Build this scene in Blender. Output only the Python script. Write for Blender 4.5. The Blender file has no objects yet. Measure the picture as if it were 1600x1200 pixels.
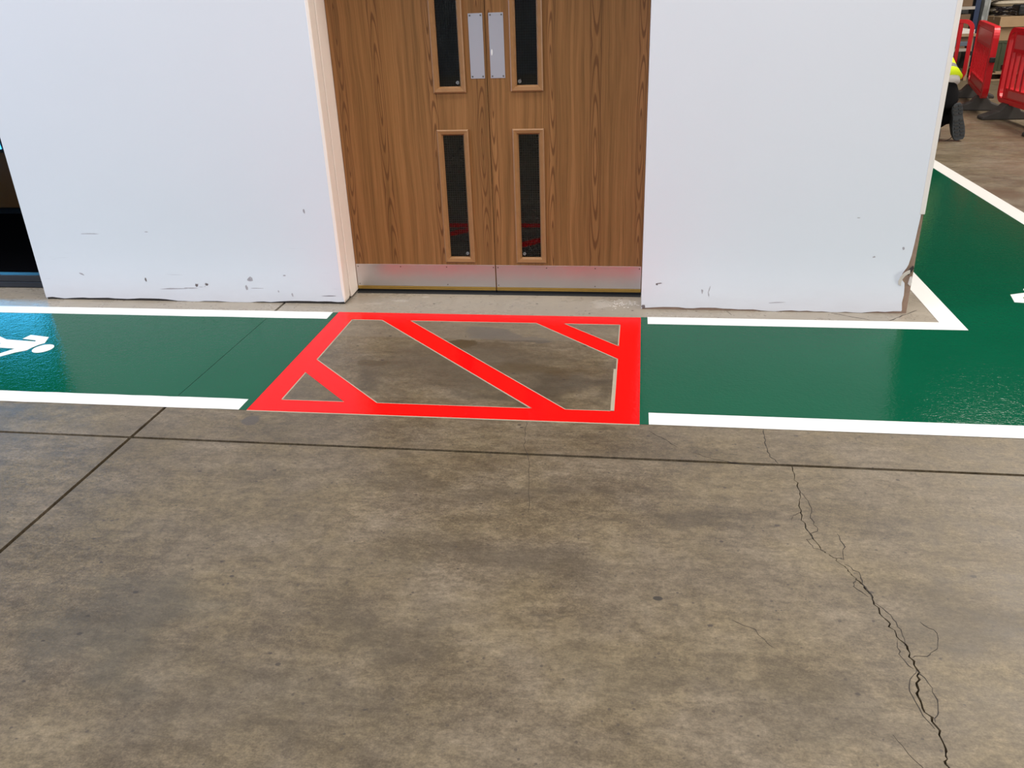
import bpy, bmesh, math, random
from mathutils import Vector, Matrix
from mathutils.geometry import tessellate_polygon

random.seed(7)
SC = bpy.context.scene
COL = SC.collection
PI = math.pi

# ------------------------------------------------------------------ camera, world, lamps, exposure
def make_camera():
    f_px = 1297.9
    yaw, pitch, roll = -0.159562, 0.439780, -0.037916
    fw = Vector((math.sin(yaw) * math.cos(pitch), math.cos(yaw) * math.cos(pitch), -math.sin(pitch)))
    r0 = Vector((math.cos(yaw), -math.sin(yaw), 0))
    u0 = r0.cross(fw)
    c, s = math.cos(roll), math.sin(roll)
    r = c * r0 + s * u0
    u = -s * r0 + c * u0
    cam = bpy.data.cameras.new('camera')
    cam.sensor_width = 36.0
    cam.lens = f_px / 1600 * 36.0
    cam.clip_start = 0.05
    o = bpy.data.objects.new('camera', cam)
    m = Matrix((r, u, -fw)).transposed().to_4x4()
    m.translation = Vector((1.01736, -4.5, 1.567))
    o.matrix_world = m
    COL.objects.link(o)
    SC.camera = o
make_camera()

SC.view_settings.view_transform = 'Standard'
SC.view_settings.look = 'None'
SC.view_settings.gamma = 1.0
SC.view_settings.use_curve_mapping = False
SC.view_settings.exposure = -1.68

world = bpy.data.worlds.new('world')
SC.world = world
world.use_nodes = True
world.node_tree.nodes['Background'].inputs[0].default_value = (0.75, 0.85, 1.0, 1)
world.node_tree.nodes['Background'].inputs[1].default_value = 0.6

def area(name, loc, rot, sx, sy, power, col):
    l = bpy.data.lights.new(name, 'AREA')
    l.shape = 'RECTANGLE'
    l.size, l.size_y = sx, sy
    l.energy = power
    l.color = col
    o = bpy.data.objects.new(name, l)
    o.location = loc
    o.rotation_euler = rot
    COL.objects.link(o)
    return o
ROOF_Z = 7.2
# translucent rooflights across the hall roof: one strip close in front of the office wall, others further out
area('rooflight_daylight', (-1.0, -1.9, ROOF_Z - 0.1), (0, 0, 0), 17.0, 1.5, 2100, (1.0, 0.975, 0.95))
area('rooflight_daylight', (-1.0, -7.0, ROOF_Z - 0.1), (0, 0, 0), 17.0, 1.5, 1500, (1.0, 0.975, 0.95))
area('rooflight_daylight', (-1.0, -11.5, ROOF_Z - 0.1), (0, 0, 0), 17.0, 1.5, 1500, (1.0, 0.975, 0.95))
area('rooflight_daylight', (7.2, 6.0, ROOF_Z - 0.1), (0, 0, 0), 1.6, 7.0, 2600, (1.0, 0.93, 0.84))
# daylight through the open loading door in the left wall of the hall
area('side_daylight_and_fill', (-13.6, -7.0, 2.6), (0, -PI / 2, 0), 4.6, 5.0, 2900, (0.42, 0.62, 1.0))

# unseen fill lamp added on the right to brighten the left door jamb
area('side_daylight_and_fill', (13.6, -6.5, 2.6), (0, PI / 2, 0), 4.6, 5.0, 2200, (1.0, 0.95, 0.88))

# ------------------------------------------------------------------ node helpers
class NT:
    def __init__(s, name):
        s.m = bpy.data.materials.new(name)
        s.m.use_nodes = True
        s.t = s.m.node_tree
        s.bsdf = s.t.nodes['Principled BSDF']
        s._pos = None
    def n(s, typ, **kw):
        nd = s.t.nodes.new(typ)
        for k, v in kw.items():
            setattr(nd, k, v)
        return nd
    def put(s, sock, v):
        if isinstance(v, bpy.types.NodeSocket):
            s.t.links.new(v, sock)
        elif isinstance(v, (tuple, list)) and len(v) == 3 and sock.type == 'RGBA':
            sock.default_value = (*v, 1)
        else:
            sock.default_value = v
    def pos(s):
        if s._pos is None:
            s._pos = s.n('ShaderNodeNewGeometry').outputs['Position']
        return s._pos
    def objco(s):
        return s.n('ShaderNodeTexCoord').outputs['Object']
    def math(s, op, a, b=0.0, clamp=False):
        nd = s.n('ShaderNodeMath', operation=op, use_clamp=clamp)
        s.put(nd.inputs[0], a); s.put(nd.inputs[1], b)
        return nd.outputs[0]
    def vmath(s, op, a, b=None):
        nd = s.n('ShaderNodeVectorMath', operation=op)
        s.put(nd.inputs[0], a)
        if b is not None: s.put(nd.inputs[1], b)
        return nd.outputs['Value'] if op in ('LENGTH', 'DOT_PRODUCT', 'DISTANCE') else nd.outputs[0]
    def noise(s, vec, scale, detail=4, rough=0.55, dist=0.0):
        nd = s.n('ShaderNodeTexNoise')
        s.put(nd.inputs['Vector'], vec)
        nd.inputs['Scale'].default_value = scale
        nd.inputs['Detail'].default_value = detail
        nd.inputs['Roughness'].default_value = rough
        nd.inputs['Distortion'].default_value = dist
        return nd.outputs['Fac']
    def step(s, v, a, b, lo=0.0, hi=1.0):
        nd = s.n('ShaderNodeMapRange', interpolation_type='SMOOTHSTEP')
        s.put(nd.inputs[0], v)
        nd.inputs[1].default_value = a; nd.inputs[2].default_value = b
        nd.inputs[3].default_value = lo; nd.inputs[4].default_value = hi
        return nd.outputs[0]
    def mix(s, f, a, b, blend='MIX'):
        nd = s.n('ShaderNodeMix', data_type='RGBA', blend_type=blend)
        s.put(nd.inputs[0], f); s.put(nd.inputs[6], a); s.put(nd.inputs[7], b)
        return nd.outputs[2]
    def ramp(s, v, stops):
        nd = s.n('ShaderNodeValToRGB')
        s.put(nd.inputs[0], v)
        el = nd.color_ramp.elements
        while len(el) < len(stops): el.new(0.5)
        for e, (p, c) in zip(el, stops):
            e.position = p; e.color = (*c, 1)
        return nd.outputs[0]
    def bump(s, h, strength, dist=0.002):
        nd = s.n('ShaderNodeBump')
        nd.inputs['Strength'].default_value = strength
        nd.inputs['Distance'].default_value = dist
        s.put(nd.inputs['Height'], h)
        s.t.links.new(nd.outputs[0], s.bsdf.inputs['Normal'])
    def set(s, **kw):
        names = {'color': 'Base Color', 'rough': 'Roughness', 'metal': 'Metallic', 'spec': 'Specular IOR Level', 'ior': 'IOR',
                 'trans': 'Transmission Weight', 'coat': 'Coat Weight', 'coat_rough': 'Coat Roughness', 'emit': 'Emission Color', 'emit_s': 'Emission Strength'}
        for k, v in kw.items():
            s.put(s.bsdf.inputs[names[k]], v)
        return s.m

def plain(name, col, rough=0.5, metal=0.0, var=0.12, scale=8.0, bump=0.0, **kw):
    """a procedural material: the colour broken up by a little noise"""
    t = NT(name)
    nz = t.noise(t.objco(), scale, 5, 0.6)
    c = t.mix(nz, tuple(x * (1 - var) for x in col), tuple(min(1, x * (1 + var)) for x in col))
    t.set(color=c, rough=rough, metal=metal, **kw)
    if bump: t.bump(t.noise(t.objco(), scale * 10, 4), bump, 0.001)
    return t.m

# ------------------------------------------------------------------ materials
def concrete_material():
    t = NT('worn_concrete')
    p = t.pos()
    big = t.noise(p, 0.85, 5, 0.55)
    mid = t.noise(t.vmath('MULTIPLY', p, (1.0, 1.7, 1.0)), 2.6, 7, 0.62, 0.3)
    streak = t.noise(t.vmath('MULTIPLY', p, (1.0, 6.5, 1.0)), 2.2, 6, 0.6)
    fine = t.noise(t.vmath('MULTIPLY', p, (1.0, 1.5, 1.0)), 17, 8, 0.74)
    grit = t.noise(p, 190, 3, 0.6)
    v = t.math('ADD', t.math('MULTIPLY', big, 0.24), t.math('MULTIPLY', mid, 0.34))
    v = t.math('ADD', v, t.math('MULTIPLY', streak, 0.2))
    v = t.math('ADD', v, t.math('MULTIPLY', fine, 0.22))
    col = t.ramp(v, [(0.385, (0.066, 0.048, 0.031)), (0.455, (0.112, 0.086, 0.056)), (0.515, (0.158, 0.125, 0.084)), (0.60, (0.225, 0.185, 0.132))])
    hue = t.noise(p, 3.4, 5, 0.6)
    col = t.mix(t.step(hue, 0.36, 0.64), t.mix(1.0, col, (1.03, 1.0, 0.885), 'MULTIPLY'), t.mix(1.0, col, (0.985, 0.98, 1.04), 'MULTIPLY'))
    col = t.mix(0.30, col, t.ramp(grit, [(0.3, (0.05, 0.039, 0.026)), (0.7, (0.245, 0.200, 0.145))]))
    def gain(f, lo, hi):
        r_ = t.n('ShaderNodeCombineXYZ')
        for i in range(3): t.put(r_.inputs[i], t.step(f, .34, .66, lo, hi))
        return r_.outputs[0]
    col = t.mix(1.0, col, gain(fine, .84, 1.13), 'MULTIPLY')
    col = t.mix(1.0, col, gain(t.noise(t.vmath('MULTIPLY', p, (1.0, 1.4, 1.0)), 60, 6, 0.75), .77, 1.19), 'MULTIPLY')
    col = t.mix(1.0, col, (1.0, .975, .90), 'MULTIPLY')
    jig = t.n('ShaderNodeTexNoise'); t.put(jig.inputs['Vector'], p); jig.inputs['Scale'].default_value = 5.0; jig.inputs['Detail'].default_value = 6
    jv = t.vmath('SUBTRACT', jig.outputs['Color'], (0.5, 0.5, 0.5))
    # stains with a shape of their own: (x, y, rx, ry, colour, strength, raggedness)
    grey, brown, oil, pale = (0.075, 0.068, 0.063), (0.065, 0.040, 0.014), (0.052, 0.040, 0.027), (0.46, 0.42, 0.37)
    stains = [
        (0.27, -0.61, 0.13, 0.085, grey, .85, .085), (0.175, -0.75, 0.06, 0.055, brown, .85, .07), (0.33, -0.66, 0.12, 0.05, grey, .8, .08),
        (0.48, -0.70, 0.14, 0.035, grey, .6, .12), (0.30, -0.78, 0.12, 0.05, brown, .4, .15),
        (-0.20, -1.03, 0.075, 0.055, brown, .65, .14), (-0.16, -1.20, 0.14, 0.11, oil, .45, .25), (-0.12, -1.3, 0.09, 0.05, oil, .45, .2),
        (0.20, -1.02, 0.62, 0.42, (0.085, 0.066, 0.045), .55, .35), (0.72, -1.22, 0.26, 0.22, oil, .55, .28),
        (0.62, -1.05, 0.30, 0.09, brown, .38, .22), (0.35, -1.33, 0.3, 0.09, oil, .4, .3),
        (-0.551, -1.635, 0.032, 0.05, (0.07, 0.06, 0.055), .75, .04),
        (0.35, -2.80, 0.20, 0.15, oil, .35, .3), (-0.40, -2.85, 0.30, 0.25, (0.07, 0.062, 0.047), .38, .35),
        (0.60, -2.42, 0.42, 0.16, oil, .36, .32), (0.75, -2.08, 0.35, 0.13, oil, .34, .3), (1.22, -2.15, 0.22, 0.10, oil, .34, .24),
        (0.25, -2.08, 0.30, 0.12, oil, .25, .3), (1.92, -2.58, 0.28, 0.14, oil, .3, .3), (1.5, -2.98, 0.28, 0.16, oil, .26, .3),
        (0.10, -3.1, 0.55, 0.20, oil, .26, .3), (1.1, -2.85, 0.35, 0.14, oil, .2, .3),
        (1.106, -2.598, 0.014, 0.010, (0.03, 0.025, 0.02), .9, .01),
        (0.90, -0.15, 0.12, 0.05, pale, .65, .16), (-0.18, -0.08, 0.022, 0.016, pale, .8, .02), (-0.31, -0.155, 0.05, 0.018, pale, .7, .04), (-0.45, -0.21, 0.05, 0.012, pale, .6, .04),
        (3.86, 2.55, 0.16, 0.32, (0.10, 0.055, 0.025), .6, .2), (5.2, 4.6, 0.5, 0.6, (0.11, 0.07, 0.045), .35, .5), (4.6, 3.6, 0.7, 0.5, (0.17, 0.11, 0.07), .35, .5),
    ]
    p0 = t.vmath('MULTIPLY', p, (1, 1, 0))
    for (sx, sy, rx, ry, c, k, rag) in stains:
        q = t.n('ShaderNodeVectorMath', operation='MULTIPLY_ADD')
        t.put(q.inputs[0], jv); q.inputs[1].default_value = (rag * 2, rag * 2, 0); t.put(q.inputs[2], p0)
        d = t.vmath('SUBTRACT', q.outputs[0], (sx, sy, 0))
        d = t.vmath('MULTIPLY', d, (1 / rx, 1 / ry, 0))
        if rag >= .2: k = min(.9, k * 1.3)
        soft = 0.80 if rag < .2 else 0.25
        f = t.step(t.vmath('LENGTH', d), soft, 1.1, k, 0.0)
        col = t.mix(f, col, c)
    # cleaner, greyer strip along the foot of the walls
    sep = t.n('ShaderNodeSeparateXYZ'); t.put(sep.inputs[0], p)
    strip = t.math('MULTIPLY', t.step(sep.outputs[1], -0.42, -0.34), t.step(sep.outputs[1], 0.3, 0.5, 1, 0))
    col = t.mix(t.math('MULTIPLY', strip, 0.62), col, (0.44, 0.385, 0.315))
    mid_strip = t.math('MULTIPLY', t.step(t.math('ADD', sep.outputs[1], t.math('MULTIPLY', big, 0.06)), -0.68, -0.655), t.step(sep.outputs[1], -0.40, -0.36, 1, 0))
    col = t.mix(t.math('MULTIPLY', mid_strip, 0.35), col, (0.235, 0.20, 0.155))
    # pits, scuffs and hairline crazing
    vor = t.n('ShaderNodeTexVoronoi'); t.put(vor.inputs['Vector'], t.vmath('MULTIPLY', p, (1, 1.4, 1))); vor.inputs['Scale'].default_value = 9.0
    spot = t.math('MULTIPLY', t.step(t.math('ADD', vor.outputs['Distance'], t.math('MULTIPLY', t.math('SUBTRACT', fine, .5), .22)), 0.055, 0.085, 1, 0), t.step(t.noise(p, 5.1, 3), 0.46, 0.50))
    col = t.mix(t.math('MULTIPLY', spot, 0.88), col, (0.045, 0.035, 0.028))
    vor2 = t.n('ShaderNodeTexVoronoi'); t.put(vor2.inputs['Vector'], p); vor2.inputs['Scale'].default_value = 30.0
    spot2 = t.math('MULTIPLY', t.step(t.math('ADD', vor2.outputs['Distance'], t.math('MULTIPLY', t.math('SUBTRACT', fine, .5), .3)), 0.09, 0.14, 1, 0), t.step(t.noise(p, 7.3, 3), 0.47, 0.53))
    col = t.mix(t.math('MULTIPLY', spot2, 0.8), col, (0.06, 0.048, 0.036))
    scr = t.noise(t.vmath('MULTIPLY', p, (1.6, 34, 1)), 2.4, 3, 0.7, 0.8)
    col = t.mix(t.math('MULTIPLY', t.step(scr, 0.64, 0.72), 0.5), col, (0.07, 0.056, 0.04))
    craze = t.n('ShaderNodeTexVoronoi', feature='DISTANCE_TO_EDGE')
    cv = t.n('ShaderNodeVectorMath', operation='MULTIPLY_ADD'); t.put(cv.inputs[0], jv); cv.inputs[1].default_value = (.5, .5, 0); t.put(cv.inputs[2], p)
    t.put(craze.inputs['Vector'], cv.outputs[0]); craze.inputs['Scale'].default_value = 3.2
    cr = t.math('MULTIPLY', t.step(craze.outputs['Distance'], 0.0, 0.008, 1, 0), t.step(t.noise(p, 1.3, 2), 0.50, 0.62))
    col = t.mix(t.math('MULTIPLY', cr, 0.40), col, (0.07, 0.055, 0.04))
    rgh = t.step(t.math('ADD', t.math('MULTIPLY', mid, 0.7), t.math('MULTIPLY', fine, 0.3)), 0.3, 0.7, 0.36, 0.55)
    rgh = t.math('SUBTRACT', rgh, t.math('MULTIPLY', strip, 0.16))
    t.set(color=col, rough=rgh, spec=0.45)
    t.bump(t.math('ADD', t.math('MULTIPLY', fine, 0.7), t.math('MULTIPLY', grit, 0.3)), 0.22, 0.003)
    return t.m

def floor_paint(name, col, rough=0.10, tex=0.5, var=0.10):
    t = NT(name)
    p = t.pos()
    a = t.noise(p, 2.2, 6, 0.6)
    c = t.mix(a, tuple(x * (1 - var) for x in col), tuple(min(1, x * (1 + var)) for x in col))
    roller = t.noise(t.vmath('MULTIPLY', p, (9, 40, 1)), 2.5, 3, 0.6)
    peel = t.noise(p, 75, 3, 0.55)
    peel2 = t.noise(p, 24, 2, 0.5)
    h = t.math('ADD', t.math('MULTIPLY', peel, 0.6), t.math('MULTIPLY', roller, 0.25))
    h = t.math('ADD', h, t.math('MULTIPLY', peel2, 0.5))
    t.set(color=c, rough=rough, spec=0.10)
    t.bump(h, tex, 0.0020)
    return t.m

def wood_material(name='oak_laminate', tint=1.0):
    t = NT(name)
    p = t.pos()
    sep = t.n('ShaderNodeSeparateXYZ'); t.put(sep.inputs[0], p)
    X, Z = sep.outputs[0], sep.outputs[2]
    wob = t.noise(t.vmath('MULTIPLY', p, (3, 1, 0.9)), 1.6, 3, 0.5)
    xs = t.math('ADD', X, t.math('MULTIPLY', t.math('SUBTRACT', wob, 0.5), 0.05))
    cx = t.n('ShaderNodeCombineXYZ'); t.put(cx.inputs[0], xs); t.put(cx.inputs[2], Z)
    q = cx.outputs[0]
    fine = t.noise(t.vmath('MULTIPLY', q, (170, 1, 2.2)), 1.0, 4, 0.6)
    wide = t.noise(t.vmath('MULTIPLY', q, (34, 1, 0.5)), 1.0, 3, 0.5)
    v = t.math('ADD', t.math('MULTIPLY', fine, 0.5), t.math('MULTIPLY', wide, 0.5))
    b = tint
    col = t.ramp(v, [(0.36, (0.160 * b, 0.078 * b, 0.025 * b)), (0.5, (0.250 * b, 0.116 * b, 0.039 * b)), (0.64, (0.325 * b, 0.155 * b, 0.056 * b))])
    # columns of cathedral figure
    for (x0, w, per, off) in ((-0.36, .040, 0.95, 0.10), (-0.075, .030, 0.8, 0.30), (0.185, .034, 0.62, 0.05), (0.245, .028, .88, 0.5),
                              (0.555, .034, 0.90, 0.55), (0.785, .042, 1.1, 0.28), (-0.565, .032, .7, .2), (1.02, .03, .8, .1)):
        w *= .66
        u = t.math('DIVIDE', t.math('SUBTRACT', xs, x0), w)
        zz = t.math('SUBTRACT', t.math('MODULO', t.math('ADD', Z, off + 5.0), per), per / 2)
        zs = t.math('MULTIPLY', zz, 1 / (per * 0.42))
        r = t.math('SQRT', t.math('ADD', t.math('MULTIPLY', u, u), t.math('MULTIPLY', zs, zs)))
        s_ = t.math('SINE', t.math('MULTIPLY', t.math('ADD', r, t.math('MULTIPLY', wob, 0.35)), 17.0))
        ln = t.step(s_, 0.35, 0.95)
        msk = t.math('MULTIPLY', t.step(t.math('ABSOLUTE', u), 0.85, 1.05, 1, 0), 0.82)
        col = t.mix(t.math('MULTIPLY', ln, msk), col, (0.115 * b, 0.046 * b, 0.015 * b))
        edge = t.math('MULTIPLY', t.step(t.math('ABSOLUTE', t.math('SUBTRACT', t.math('ABSOLUTE', u), 0.95)), 0.0, 0.16, 1, 0), 0.6)
        col = t.mix(edge, col, (0.12 * b, 0.05 * b, 0.017 * b))
    pore = t.noise(t.vmath('MULTIPLY', q, (420, 1, 9)), 1.0, 2, 0.5)
    col = t.mix(t.math('MULTIPLY', t.step(pore, 0.62, 0.72), 0.35), col, (0.09 * b, 0.036 * b, 0.013 * b))
    t.set(color=col, rough=0.42, spec=0.35)
    t.bump(fine, 0.05, 0.0006)
    return t.m

def plaster_material():
    t = NT('white_emulsion_plaster')
    p = t.pos()
    a = t.noise(p, 1.1, 4, 0.5)
    col = t.mix(a, (0.72, 0.742, 0.790), (0.76, 0.782, 0.830))
    sep = t.n('ShaderNodeSeparateXYZ'); t.put(sep.inputs[0], p)
    grub = t.math('MULTIPLY', t.step(sep.outputs[2], 0.0, 0.22, 1, 0), t.noise(t.vmath('MULTIPLY', p, (1, 1, 3)), 5.0, 6, 0.65))
    col = t.mix(t.math('MULTIPLY', grub, 0.35), col, (0.52, 0.47, 0.46))
    scr = t.noise(t.vmath('MULTIPLY', p, (1.2, 1, 40)), 3.0, 3, 0.7, 0.6)
    lowz = t.step(sep.outputs[2], 0.10, 0.5, 1, 0)
    col = t.mix(t.math('MULTIPLY', t.math('MULTIPLY', t.step(scr, 0.70, 0.76), lowz), 0.35), col, (0.36, 0.35, 0.38))
    t.set(color=col, rough=0.5, spec=0.3)
    t.bump(t.math('ADD', t.noise(p, 60, 4, 0.6), t.math('MULTIPLY', t.noise(p, 3, 3), 2.0)), 0.08, 0.002)
    return t.m

M = {}
M['concrete'] = concrete_material()
M['green'] = floor_paint('green_floor_paint', (0.002, 0.082, 0.039), 0.075, 0.75, 0.10)
M['red'] = floor_paint('red_floor_paint', (0.90, 0.005, 0.005), 0.10, 0.5, 0.04)
M['white_line'] = floor_paint('white_floor_paint', (0.86, 0.85, 0.82), 0.28, 0.22, 0.03)
M['clean'] = plain('paler_clean_concrete', (0.42, 0.36, 0.27), 0.6, var=.15, scale=20)
M['crack'] = plain('dirt_filled_crack', (0.035, 0.027, 0.022), 0.9)
M['joint'] = plain('dark_joint_filler', (0.028, 0.024, 0.025), 0.85)
M['plaster'] = plaster_material()
M['core'] = plain('bare_brown_render', (0.30, 0.20, 0.145), 0.9, var=.35, scale=30, bump=.5)
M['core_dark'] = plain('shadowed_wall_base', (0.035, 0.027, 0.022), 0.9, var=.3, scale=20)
M['scuff'] = plain('grey_scuff', (0.40, 0.375, 0.40), 0.8, var=.4, scale=60)
M['scuff_dark'] = plain('dark_scrape', (0.16, 0.13, 0.13), 0.8, var=.4, scale=60)
M['flap'] = plain('torn_plaster_paper', (0.66, 0.60, 0.55), 0.8, var=.2, scale=40)
M['cream'] = plain('cream_gloss_paint', (0.95, 0.84, 0.75), 0.3, var=.04, scale=4)
M['oak'] = wood_material(tint=1.02)
M['bead'] = plain('oak_bead', (0.30, 0.148, 0.056), 0.38, var=.22, scale=30)
M['alu'] = plain('satin_aluminium', (0.62, 0.61, 0.62), 0.30, 0.9, var=.05, scale=5)
M['steel'] = plain('satin_steel', (0.50, 0.50, 0.55), 0.5, 0.6, var=.04, scale=5)
M['brass'] = plain('brass_strip', (0.52, 0.34, 0.09), 0.35, 0.8, var=.15, scale=20)
M['screw'] = plain('dull_screw', (0.18, 0.17, 0.16), 0.4, 0.8)
M['black_seal'] = plain('black_brush_seal', (0.012, 0.012, 0.012), 0.9)
def glass_material(name, tint):
    t = NT(name)
    nz = t.noise(t.objco(), 3.0, 2)
    t.set(color=t.mix(nz, tint, tuple(min(1, c * 1.04) for c in tint)), rough=0.0, trans=1.0, ior=1.42)
    return t.m
M['glass'] = glass_material('wired_glass', (0.72, 0.76, 0.76))
M['glass2'] = glass_material('smoked_glass', (0.78, 0.80, 0.82))
M['wire'] = plain('glass_wire', (0.20, 0.20, 0.20), 0.45, 0.6)
M['etch'] = plain('etched_mark', (0.35, 0.36, 0.36), 0.6)
M['dark_frame'] = plain('dark_grey_powder_coat', (0.016, 0.016, 0.018), 0.4)
M['dark_room'] = plain('dark_office_paint', (0.03, 0.03, 0.034), 0.8)
M['carpet'] = plain('charcoal_carpet', (0.004, 0.004, 0.005), 1.0, var=.4, scale=80, spec=0.0)
M['desk'] = plain('brown_desk_veneer', (0.16, 0.075, 0.022), 0.35, var=.2, scale=6)
M['desk_top'] = plain('polished_desk_top', (0.05, 0.025, 0.012), 0.06, var=.1)
M['hall'] = plain('grey_cladding', (0.10, 0.10, 0.10), 0.7, var=.1, scale=1)
M['roof'] = plain('roof_liner', (0.46, 0.45, 0.43), 0.7, var=.06, scale=1)
M['red_plastic'] = plain('red_barrier_plastic', (0.62, 0.008, 0.016), 0.32, var=.15, scale=6)
M['reflector'] = plain('reflective_panel', (0.58, 0.09, 0.09), 0.28, var=.12, scale=14)
M['rubber'] = plain('black_rubber', (0.045, 0.040, 0.036), 0.75, var=.3, scale=14)
M['clip'] = plain('black_clip', (0.010, 0.012, 0.014), 0.5)
def sky_pane():
    t = NT('daylit_window_pane')
    nz = t.noise(t.objco(), 1.5, 3)
    c = t.mix(nz, (0.04, 0.42, 1.0), (0.10, 0.58, 1.0))
    t.set(color=(0, 0, 0), emit=c, emit_s=26.0, rough=0.2)
    return t.m
M['sky_pane'] = sky_pane()

# ------------------------------------------------------------------ mesh helpers
class MB:
    def __init__(s):
        s.v, s.f = [], []
    def add(s, vs, fs):
        o = len(s.v)
        s.v += [tuple(v) for v in vs]
        s.f += [tuple(i + o for i in f) for f in fs]
        return s
    def box(s, x0, x1, y0, y1, z0, z1):
        return s.add([(x0, y0, z0), (x1, y0, z0), (x1, y1, z0), (x0, y1, z0), (x0, y0, z1), (x1, y0, z1), (x1, y1, z1), (x0, y1, z1)],
                     [(3, 2, 1, 0), (4, 5, 6, 7), (0, 1, 5, 4), (1, 2, 6, 5), (2, 3, 7, 6), (3, 0, 4, 7)])
    def prism(s, loops, fn, a, b):
        """loops: outer 2-D outline then holes; fn(u, v, w) gives the point; w runs a..b"""
        flat = [p for lp in loops for p in lp]
        tris = tessellate_polygon([[Vector((p[0], p[1], 0)) for p in lp] for lp in loops])
        n = len(flat)
        vs = [fn(p[0], p[1], a) for p in flat] + [fn(p[0], p[1], b) for p in flat]
        fs = [tuple(t) for t in tris] + [tuple(i + n for i in reversed(t)) for t in tris]
        k = 0
        for lp in loops:
            m = len(lp)
            for i in range(m):
                j = (i + 1) % m
                fs.append((k + i, k + j, n + k + j, n + k + i))
            k += m
        return s.add(vs, fs)
    def tube(s, pts, r, seg=8, caps=True):
        pts = [Vector(p) for p in pts]
        rs = r if isinstance(r, (list, tuple)) else [r] * len(pts)
        rings = []
        up = Vector((0, 0, 1))
        for i, p in enumerate(pts):
            d = (pts[min(i + 1, len(pts) - 1)] - pts[max(i - 1, 0)]).normalized()
            a = d.cross(up)
            if a.length < 1e-3: a = d.cross(Vector((1, 0, 0)))
            a.normalize(); b = d.cross(a)
            rings.append([p + rs[i] * (math.cos(2 * PI * k / seg) * a + math.sin(2 * PI * k / seg) * b) for k in range(seg)])
        vs = [v for rg in rings for v in rg]
        fs = []
        for i in range(len(rings) - 1):
            for k in range(seg):
                k2 = (k + 1) % seg
                fs.append((i * seg + k, i * seg + k2, (i + 1) * seg + k2, (i + 1) * seg + k))
        if caps:
            fs.append(tuple(reversed(range(seg)))); fs.append(tuple(range((len(rings) - 1) * seg, len(rings) * seg)))
        return s.add(vs, fs)
    def loft(s, rings):
        """closed rings of equal size, capped"""
        seg = len(rings[0])
        fs = []
        for i in range(len(rings) - 1):
            for k in range(seg):
                k2 = (k + 1) % seg
                fs.append((i * seg + k, i * seg + k2, (i + 1) * seg + k2, (i + 1) * seg + k))
        fs.append(tuple(reversed(range(seg)))); fs.append(tuple(range((len(rings) - 1) * seg, len(rings) * seg)))
        return s.add([v for rg in rings for v in rg], fs)
    def disc(s, c, n, r, h, seg=12):
        c, n = Vector(c), Vector(n).normalized()
        return s.tube([c, c + n * h], r, seg)
    def build(s, name, mat, parent=None, bevel=0.0, smooth=False, segs=2):
        me = bpy.data.meshes.new(name)
        me.from_pydata(s.v, [], s.f)
        bm = bmesh.new(); bm.from_mesh(me)
        bmesh.ops.recalc_face_normals(bm, faces=bm.faces)
        bm.to_mesh(me); bm.free()
        me.materials.append(mat)
        if smooth:
            for p in me.polygons: p.use_smooth = True
        o = bpy.data.objects.new(name, me)
        COL.objects.link(o)
        if bevel:
            b = o.modifiers.new('bevel', 'BEVEL'); b.width = bevel; b.segments = segs; b.limit_method = 'ANGLE'; b.angle_limit = math.radians(40)
        if parent is not None:
            o.parent = parent
            o.matrix_parent_inverse = PARENT_INV.get(parent.name, Matrix.Identity(4))
        return o
PARENT_INV = {}
def tag(o, label=None, cat=None, group=None, kind=None):
    if label: o['label'] = label
    if cat: o['category'] = cat
    if group: o['group'] = group
    if kind: o['kind'] = kind
    return o
def thing(name, loc, label, cat, group=None, world_parts=True, kind=None):
    o = bpy.data.objects.new(name, None)
    o.empty_display_size = 0.1
    o.location = loc
    COL.objects.link(o)
    if world_parts: PARENT_INV[o.name] = Matrix.Translation(-Vector(loc))
    return tag(o, label, cat, group, kind)
def struct(o):
    o['kind'] = 'structure'
    return o
def copy_tree(o, parent=None):
    c = o.copy(); COL.objects.link(c)
    if parent is not None: c.parent = parent
    for ch in list(o.children):
        copy_tree(ch, c)
    return c
XY = lambda u, v, w: (u, v, w)
XZ = lambda u, v, w: (u, w, v)
YZ = lambda u, v, w: (w, u, v)
def rect(x0, x1, y0, y1): return [(x0, y0), (x1, y0), (x1, y1), (x0, y1)]

# ------------------------------------------------------------------ hall: floor slabs with sawn joints and a real crack
HX0, HX1, HY0, HY1 = -14.0, 14.0, -14.0, 17.0
JY, JX, JW = -1.8197, -0.9774, 0.0075
floor = MB().box(HX0, HX1, HY0, HY1, -0.25, -0.03).build('floor', M['joint']); struct(floor)
crack_line = [(1.590, JY - JW), (1.588, -1.90), (1.592, -1.99), (1.573, -2.08), (1.571, -2.15), (1.577, -2.224), (1.60, -2.322), (1.628, -2.352), (1.654, -2.395), (1.665, -2.43), (1.672, -2.453),
              (1.690, -2.50), (1.699, -2.548), (1.708, -2.61), (1.726, -2.674), (1.740, -2.73), (1.743, -2.799), (1.728, -2.86), (1.722, -2.916), (1.735, -2.98), (1.737, -3.045), (1.724, -3.08),
              (1.728, -3.12), (1.75, -3.3), (1.70, -3.7), (1.76, -4.3), (1.70, -5.2), (1.82, -7), (1.75, -10), (1.8, HY0)]
def jagged(line, sub=5, amp=0.006):
    rnd = random.Random(3)
    out = []
    for (a, b) in zip(line[:-1], line[1:]):
        n = sub if abs(b[1] - a[1]) < .5 else 3
        for i in range(n):
            f = i / n
            out.append((a[0] + (b[0] - a[0]) * f + rnd.uniform(-amp, amp) * (i > 0), a[1] + (b[1] - a[1]) * f))
    out.append(line[-1])
    return out
cl = jagged(crack_line)
rnd = random.Random(11)
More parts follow.
